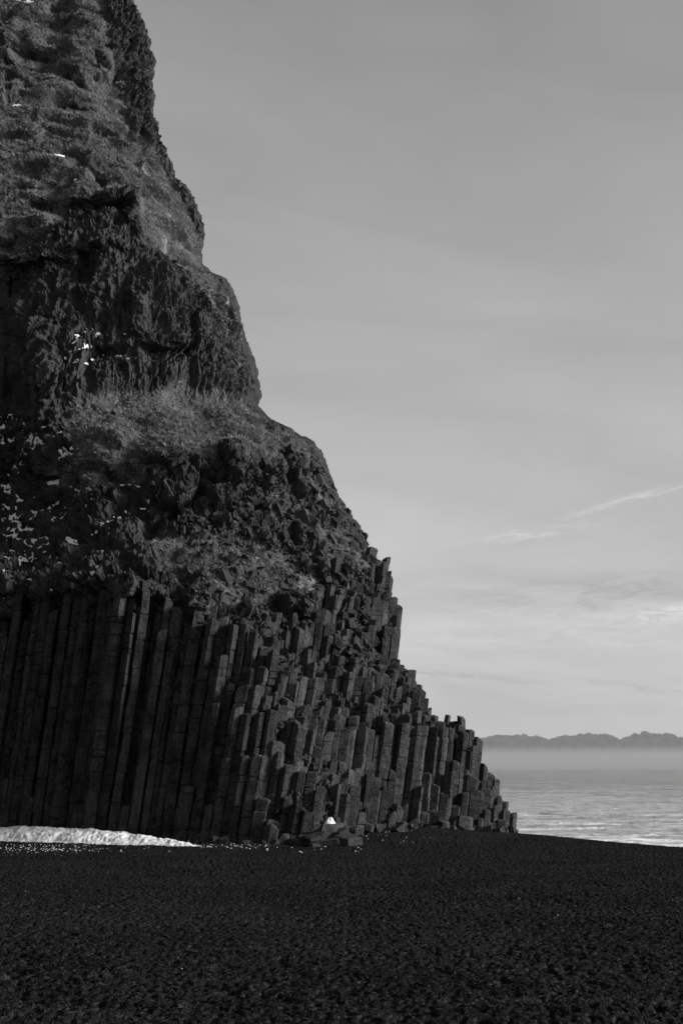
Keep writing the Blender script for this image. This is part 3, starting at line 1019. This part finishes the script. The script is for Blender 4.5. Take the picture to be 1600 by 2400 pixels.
# small broken stones between the blocks and along the ledges
def rubble_field(polys, n, smin, smax):
    m_ = np.zeros((NR, NU), bool)
    for pl in polys:
        m_ |= in_poly(X_img, Y_img, pl)
    c_all = np.argwhere(m_)
    c_all = c_all[rng.choice(len(c_all), n)]
    box = np.array([(-1, -1, -1), (1, -1, -1), (1, 1, -1), (-1, 1, -1), (-1, -1, 1), (1, -1, 1), (1, 1, 1), (-1, 1, 1)], float)
    fcs = np.array([(0, 3, 2, 1), (4, 5, 6, 7), (0, 1, 5, 4), (1, 2, 6, 5), (2, 3, 7, 6), (3, 0, 4, 7)])
    Vr, Fr = [], []
    for k, (a_, b_) in enumerate(c_all):
        q = box * (1 + rng.uniform(-0.45, 0.35, (8, 3)))
        q = q * (smin + (smax - smin) * rng.random() ** 2.5) * 0.5 * rng.uniform(0.7, 1.3, 3)
        e1 = rng.normal(size=3)
        e1 /= np.linalg.norm(e1)
        e2 = np.cross(e1, rng.normal(size=3))
        e2 /= np.linalg.norm(e2)
        q = q @ np.array([e1, e2, np.cross(e1, e2)])
        Vr.append(q + core[a_, b_] + np.array([0, -push[a_, b_] * 0.8, 0]))
        Fr.append(fcs + 8 * k)
    ob = big_mesh('rubble', np.concatenate(Vr), np.concatenate(Fr), M_BLOCK)
    ob.parent = cliff
    ob['kind'] = 'stuff'


rubble_field([[(430, 1240), (560, 1190), (640, 1040), (730, 1060), (790, 1160), (900, 1345), (915, 1500), (840, 1560), (700, 1480), (600, 1470), (480, 1440), (420, 1330)]], 1500, 0.10, 0.50)

# stones fallen along the foot of the columns
foot = SURF[np.argmin(np.abs(yrow - 1955))]
box = np.array([(-1, -1, -1), (1, -1, -1), (1, 1, -1), (-1, 1, -1), (-1, -1, 1), (1, -1, 1), (1, 1, 1), (-1, 1, 1)], float)
fcs = np.array([(0, 3, 2, 1), (4, 5, 6, 7), (0, 1, 5, 4), (1, 2, 6, 5), (2, 3, 7, 6), (3, 0, 4, 7)])
Vr, Fr = [], []
for k in range(420):
    p_ = foot[int(rng.integers(0, NU - 4))].copy()
    p_[1] -= 0.2 + abs(rng.normal(0, 0.55))
    p_[0] += rng.normal(0, 0.3)
    sz = 0.04 + 0.21 * rng.random() ** 3
    p_[2] = float(ground_z(p_[0], p_[1])) + 0.25 * sz
    q = box * (1 + rng.uniform(-0.45, 0.35, (8, 3))) * sz * rng.uniform(0.6, 1.3, 3)
    a_ = rng.uniform(0, 6.28)
    b_ = rng.normal(0, 0.35)
    q = q @ np.array([[1, 0, 0], [0, math.cos(b_), math.sin(b_)], [0, -math.sin(b_), math.cos(b_)]]) @ np.array([[math.cos(a_), math.sin(a_), 0], [-math.sin(a_), math.cos(a_), 0], [0, 0, 1]])
    Vr.append(q + p_)
    Fr.append(fcs + 8 * k)
debris = big_mesh('rubble', np.concatenate(Vr), np.concatenate(Fr), M_BLOCK)
tag(debris, 'broken stones scattered along the foot of the basalt columns', kind='stuff')

# ------------------------------------------------------------------ turf: hanging grass blades on the ledges
gm = turf * (1 - low * 0.8) * (u < 0.9995)[None, :]
cellA = np.linalg.norm(np.cross(np.gradient(core, axis=1), np.gradient(core, axis=0)), axis=-1)
wgt = np.where((Y_img > -60), np.clip(gm - 0.25, 0, 1), 0) * np.clip(cellA, 0, np.percentile(cellA, 95))
tuft = on(noise3(S2 * 1.1, 501))
wgt = wgt * sstep(-0.5, 0.4, tuft) * (1 - 0.9 * sstep(0.05, 0.25, pit * pit_z))
wgt = wgt.ravel() / wgt.sum()
NB = 420000
NTU = 9000                                                       # tussocks, each a fan of blades
ids = np.concatenate([rng.choice(len(wgt), NB * 3 // 4, p=wgt), np.repeat(rng.choice(len(wgt), NTU, p=wgt), (NB - NB * 3 // 4) // NTU + 1)[:NB - NB * 3 // 4]])
ia, ib = np.unravel_index(ids, (NR, NU))
ia, ib = np.clip(ia, 1, NR - 2), np.clip(ib, 1, NU - 2)
in_tuft = np.arange(NB) >= NB * 3 // 4
jit_ = np.where(in_tuft[:, None], 0.25, 1.0) * rng.random((NB, 2))
P0 = core[ia, ib] + (core[ia + 1, ib] - core[ia, ib]) * jit_[:, :1] + (core[ia, ib + 1] - core[ia, ib]) * jit_[:, 1:]
nb = Nn[ia, ib]
down = np.array([0, 0, -1.0]) - nb * (-nb[:, 2:3])
comb = np.stack([noise3(P0 * 0.35, 511), noise3(P0 * 0.35, 517), noise3(P0 * 0.35, 523)], -1)
dirv = nb * 0.30 + down * 0.55 + comb * 0.8 + rng.normal(0, 0.16, (NB, 3)) + np.array([0.45, 0, 0.0])
fan = rng.normal(0, 0.75, (NB, 3)) + nb * 0.45 + down * 0.35
dirv = np.where(in_tuft[:, None], fan + 0.4 * comb, dirv)
dirv /= np.linalg.norm(dirv, axis=-1, keepdims=True)
L_ = np.where(in_tuft[:, None], rng.uniform(0.16, 0.42, (NB, 1)), rng.uniform(0.14, 0.34, (NB, 1)))
side = np.cross(dirv, nb + 1e-3)
side /= np.linalg.norm(side, axis=-1, keepdims=True) + 1e-9
wd = rng.uniform(0.012, 0.028, (NB, 1))
Pb = P0 - nb * 0.05
Vb = np.stack([Pb - side * wd, Pb + side * wd, Pb + dirv * L_], 1).reshape(-1, 3)
grass = big_mesh('grass', Vb, np.arange(NB * 3).reshape(-1, 3), M_GRASS, {'shade': np.repeat(rng.random(NB), 3)}, tris=True)
tag(grass, 'matted dry grass hanging over the ledges of the cliff', kind='stuff')

# ------------------------------------------------------------------ snow caught on the cliff
sn = on(fbm(S2 * [0.5, 0.5, 1.0], 4, 601, 0.6))
sn2 = on(fbm(S2 * [0.09, 0.09, 0.12], 2, 607))
gN = np.cross(np.gradient(core, axis=1), np.gradient(core, axis=0))
gN /= np.linalg.norm(gN, axis=-1, keepdims=True) + 1e-9
if (gN * Nn).sum() < 0:
    gN = -gN
upw = gN[..., 2]


def snow_zone(poly, amount):
    return np.where(in_poly(X_img + 25 * JN1, Y_img + 25 * JN2, poly), amount, -1.0)


zone = np.full((NR, NU), -1.0)
for poly, am in (([(-20, 975), (110, 985), (180, 1040), (330, 1150), (340, 1190), (260, 1240), (235, 1400), (180, 1330), (120, 1425), (-20, 1430)], 0.0),
                 ([(-20, -20), (120, -20), (60, 60), (-20, 90)], -0.16),
                 ([(-20, 230), (110, 260), (210, 420), (220, 480), (60, 470), (-20, 420)], -0.33),
                 ([(140, 780), (330, 770), (330, 850), (140, 900)], -0.24)):
    zone = np.maximum(zone, snow_zone(poly, am))
score = sn + 0.35 * sn2 + 0.30 * (upw - 0.25) + zone + 0.04 * sstep(200, 60, X_img) * (Y_img > 960)
vm = score > 0.10
fq = grid_faces(NR, NU)
fm = vm.ravel()[fq].sum(1) >= 3
fsel = fq[fm]
soft = np.stack([blur(core[..., k], 7, 2) for k in range(3)], -1)       # snow fills the hollows, the rock stands out of it
Vn = (soft + Nn * 0.02 + np.array([0, 0, -0.03])).reshape(-1, 3)
usedv, inv = np.unique(fsel, return_inverse=True)
snow = big_mesh('snow_patches', Vn[usedv], inv.reshape(-1, 4), M_SNOW, smooth=True)
tag(snow, 'ragged white snow patches lodged on the dark ledges of the cliff', kind='stuff')

# ------------------------------------------------------------------ snow drift at the foot of the columns
NX, NT_ = 420, 46
xd = np.linspace(-420, 468, NX)
yf = np.interp(xd, [-420, 0, 150, 300, 400, 468], [1968, 1973, 1977, 1981, 1983, 1984])
yc = np.interp(xd, [-420, 0, 60, 150, 250, 300, 400, 440, 468], [1934, 1940, 1938, 1942, 1948, 1954, 1968, 1976, 1983])
Vd = []
for k in range(NX):
    # where the ray of the front edge meets the beach
    Ya = 50.0
    for _ in range(12):
        p = at(xd[k], yf[k], Ya)
        g = float(ground_z(p[0], p[1]))
        Ya = Ya * (EYE[2] - g) / (EYE[2] - p[2])
    wide = 2.6 * min(1.0, (468 - xd[k]) / 200 + 0.12)
    pf, pc = at(xd[k], yf[k], Ya), at(xd[k], yc[k], Ya + wide)
    zf = float(ground_z(pf[0], pf[1])) - 0.12
    for j in range(NT_):
        t = j / (NT_ - 1) * 2.0
        if t <= 1:
            q = pf + (pc - pf) * t
            q[2] = zf + (pc[2] - zf) * (1 - (1 - t) ** 1.7)
        else:
            q = pc + (pc - pf) * (t - 1)
            q[2] = pc[2] - (pc[2] - zf + 0.3) * ((t - 1) ** 2.0)
        Vd.append(q)
Vd = np.array(Vd)
hgt = np.clip((Vd[:, 2] + 0.1) / 0.5, 0, 1)
Vd[:, 2] += hgt * (0.20 * fbm(Vd * 1.4, 4, 701, 0.65) + 0.035 * (1 - 2 * np.abs(noise3(Vd * 3.3, 709))))
Vd[:, 1] += hgt * 0.18 * fbm(Vd * 2.2, 3, 719)
drift = big_mesh('snow_drift', Vd, grid_faces(NX, NT_), M_SNOW, smooth=True)
tag(drift, 'long low bank of white snow tapering out along the foot of the columns', 'snow drift')

# ------------------------------------------------------------------ fallen and perched blocks
rk = random.Random(5)


def lump_snow(name, c, r, h, label, n=14):
    """a small irregular heap of snow"""
    V, Fc = [], []
    rings, n = 12, 30
    for a_ in range(rings):
        f_ = a_ / (rings - 1)
        for b_ in range(n):
            an = 2 * math.pi * b_ / n
            lob = 1 + 0.30 * math.sin(an * 2 + 0.6) + 0.16 * math.sin(an * 5 + 2)
            rad = r * (1 - f_ * 0.97) ** 0.75 * lob
            x_, y_ = rad * math.cos(an), rad * 0.8 * math.sin(an)
            V.append((c[0] + x_, c[1] + y_, c[2] + h * (f_ ** 1.25) - 0.30 * x_ * (x_ > 0)))
    V = np.array(V)
    V += 0.10 * np.stack([fbm(V * 4.5, 3, 811 + k_, 0.6) for k_ in range(3)], -1)
    for a_ in range(rings - 1):
        for b_ in range(n):
            Fc.append((a_ * n + b_, a_ * n + (b_ + 1) % n, (a_ + 1) * n + (b_ + 1) % n, (a_ + 1) * n + b_))
    Fc.append(tuple(range((rings - 1) * n, rings * n)))
    me = small_mesh(name, V, Fc, M_SNOW, smooth=True)
    o = bpy.data.objects.new(name, me)
    col.objects.link(o)
    tag(o, label, 'snow')
    return o


def place_block(x, y, Y, size, rot, label, group, sides=None):
    size = tuple(1.25 * k_ for k_ in size) if Y < 56 else size
    me = block_mesh('fallen_block', rk, size, sides)
    o = bpy.data.objects.new('fallen_block', me)
    o.location = at(x, y, Y)
    o.rotation_euler = rot
    col.objects.link(o)
    tag(o, label, 'rock', group)
    return o


G1 = 'fallen blocks at the foot of the columns'
place_block(742, 1968, 52.4, (1.2, 1.0, 0.55), (0.25, -0.35, 0.4), 'dark tilted slab at the left end of the fallen blocks', G1, 5)
place_block(770, 1958, 52.8, (1.15, 0.9, 0.75), (0.1, 0.3, 1.2), 'chunky basalt block in the middle of the fallen heap, snow above it', G1, 6)
place_block(800, 1962, 52.6, (0.9, 0.8, 0.6), (-0.2, 0.15, 2.2), 'rounded block behind the flat slab of the fallen heap', G1, 5)
place_block(815, 1975, 51.6, (1.05, 0.9, 0.5), (0.05, 0.05, 0.2), 'flat topped squarish slab at the right end of the fallen heap', G1, 4)
place_block(762, 1980, 51.4, (1.3, 0.8, 0.4), (-0.1, 0.12, 2.9), 'long low slab lying in front of the fallen heap', G1, 5)
place_block(740, 1985, 51.2, (0.7, 0.6, 0.3), (0.1, -0.1, 0.9), 'small wedge half buried in sand before the fallen heap', G1, 5)
place_block(778, 1943, 53.2, (0.9, 0.7, 0.5), (0.2, -0.1, 0.3), 'upper slab of the fallen heap carrying a cap of snow', G1, 5)
c_ = at(775, 1938, 53.1)
lump_snow('snow_heap', c_, 0.36, 0.50, 'pointed heap of white snow on top of the fallen blocks')
G2 = 'loose blocks along the right foot of the columns'
place_block(862, 1938, 57.6, (0.8, 0.6, 0.4), (0.1, 0.2, 0.5), 'flat rock at the column foot just right of the fallen heap', G2, 5)
place_block(1040, 1936, 61.9, (0.8, 0.7, 0.6), (0.1, -0.2, 1.1), 'stubby block leaning against the column foot, left of the wide boulder', G2, 6)
place_block(1085, 1932, 62.8, (1.3, 0.9, 0.95), (0.05, 0.1, 0.4), 'wide pale boulder at the column foot near the sea end', G2, 5)
place_block(945, 1938, 60.2, (0.55, 0.5, 0.5), (0.3, 0.1, 1.9), 'small cracked block at the foot of the tall right columns', G2, 5)
G3 = 'blocks perched on the ridge'
place_block(1048, 1687, 65.6, (0.66, 0.6, 0.62), (0.1, 0.18, 0.5), 'square block perched on the ridge against the sky', G3, 4)
place_block(1081, 1698, 65.8, (0.66, 0.6, 0.95), (0.1, -0.22, 1.0), 'pointed block perched on the ridge nearest the sea', G3, 5)

# ------------------------------------------------------------------ white flecks of snow, shell and modelled reflections strewn on the sand
Vf, Ff = [], []
spots = []
for _ in range(260):
    spots.append((rk.uniform(-20, 60) + abs(rk.gauss(0, 150)), rk.gauss(1988, 7), rk.uniform(0.008, 0.028)))  # below the drift, white flecks stand in for rippled reflections
for _ in range(90):
    spots.append((rk.uniform(450, 640), rk.gauss(1982, 4), rk.uniform(0.008, 0.035)))
for _ in range(18):
    spots.append((rk.uniform(560, 860), rk.gauss(1990, 7), rk.uniform(0.012, 0.045)))
for _ in range(16):
    spots.append((rk.uniform(840, 1010), rk.gauss(1962, 8), rk.uniform(0.012, 0.04)))
for _ in range(16):
    spots.append((rk.uniform(0, 1600), rk.uniform(2030, 2390), rk.uniform(0.006, 0.014)))
for (x, y, sz) in spots:
    Ya = 45.0
    for _ in range(14):
        p = at(x, y, Ya)
        g = float(ground_z(p[0], p[1]))
        Ya = Ya * (EYE[2] - g) / (EYE[2] - p[2])
    p = at(x, y, Ya)
    p[2] = float(ground_z(p[0], p[1])) + 0.02
    n = 6
    o0 = len(Vf)
    for ring_, hh in ((1.0, 0.0), (0.6, 0.55)):
        for b_ in range(n):
            an = 2 * math.pi * b_ / n
            rad = sz * ring_ * rk.uniform(0.7, 1.25)
            Vf.append((p[0] + rad * 1.4 * math.cos(an), p[1] + rad * math.sin(an), p[2] + sz * hh))
    for b_ in range(n):
        Ff.append((o0 + b_, o0 + (b_ + 1) % n, o0 + n + (b_ + 1) % n, o0 + n + b_))
    Ff.append(tuple(range(o0 + n, o0 + 2 * n)))
me = small_mesh('snow_and_glint_flecks', Vf, Ff, M_SNOW)
o = bpy.data.objects.new('snow_and_glint_flecks', me)
col.objects.link(o)
tag(o, 'tiny white flecks of snow, shell and modelled reflections strewn over the black sand', kind='stuff')
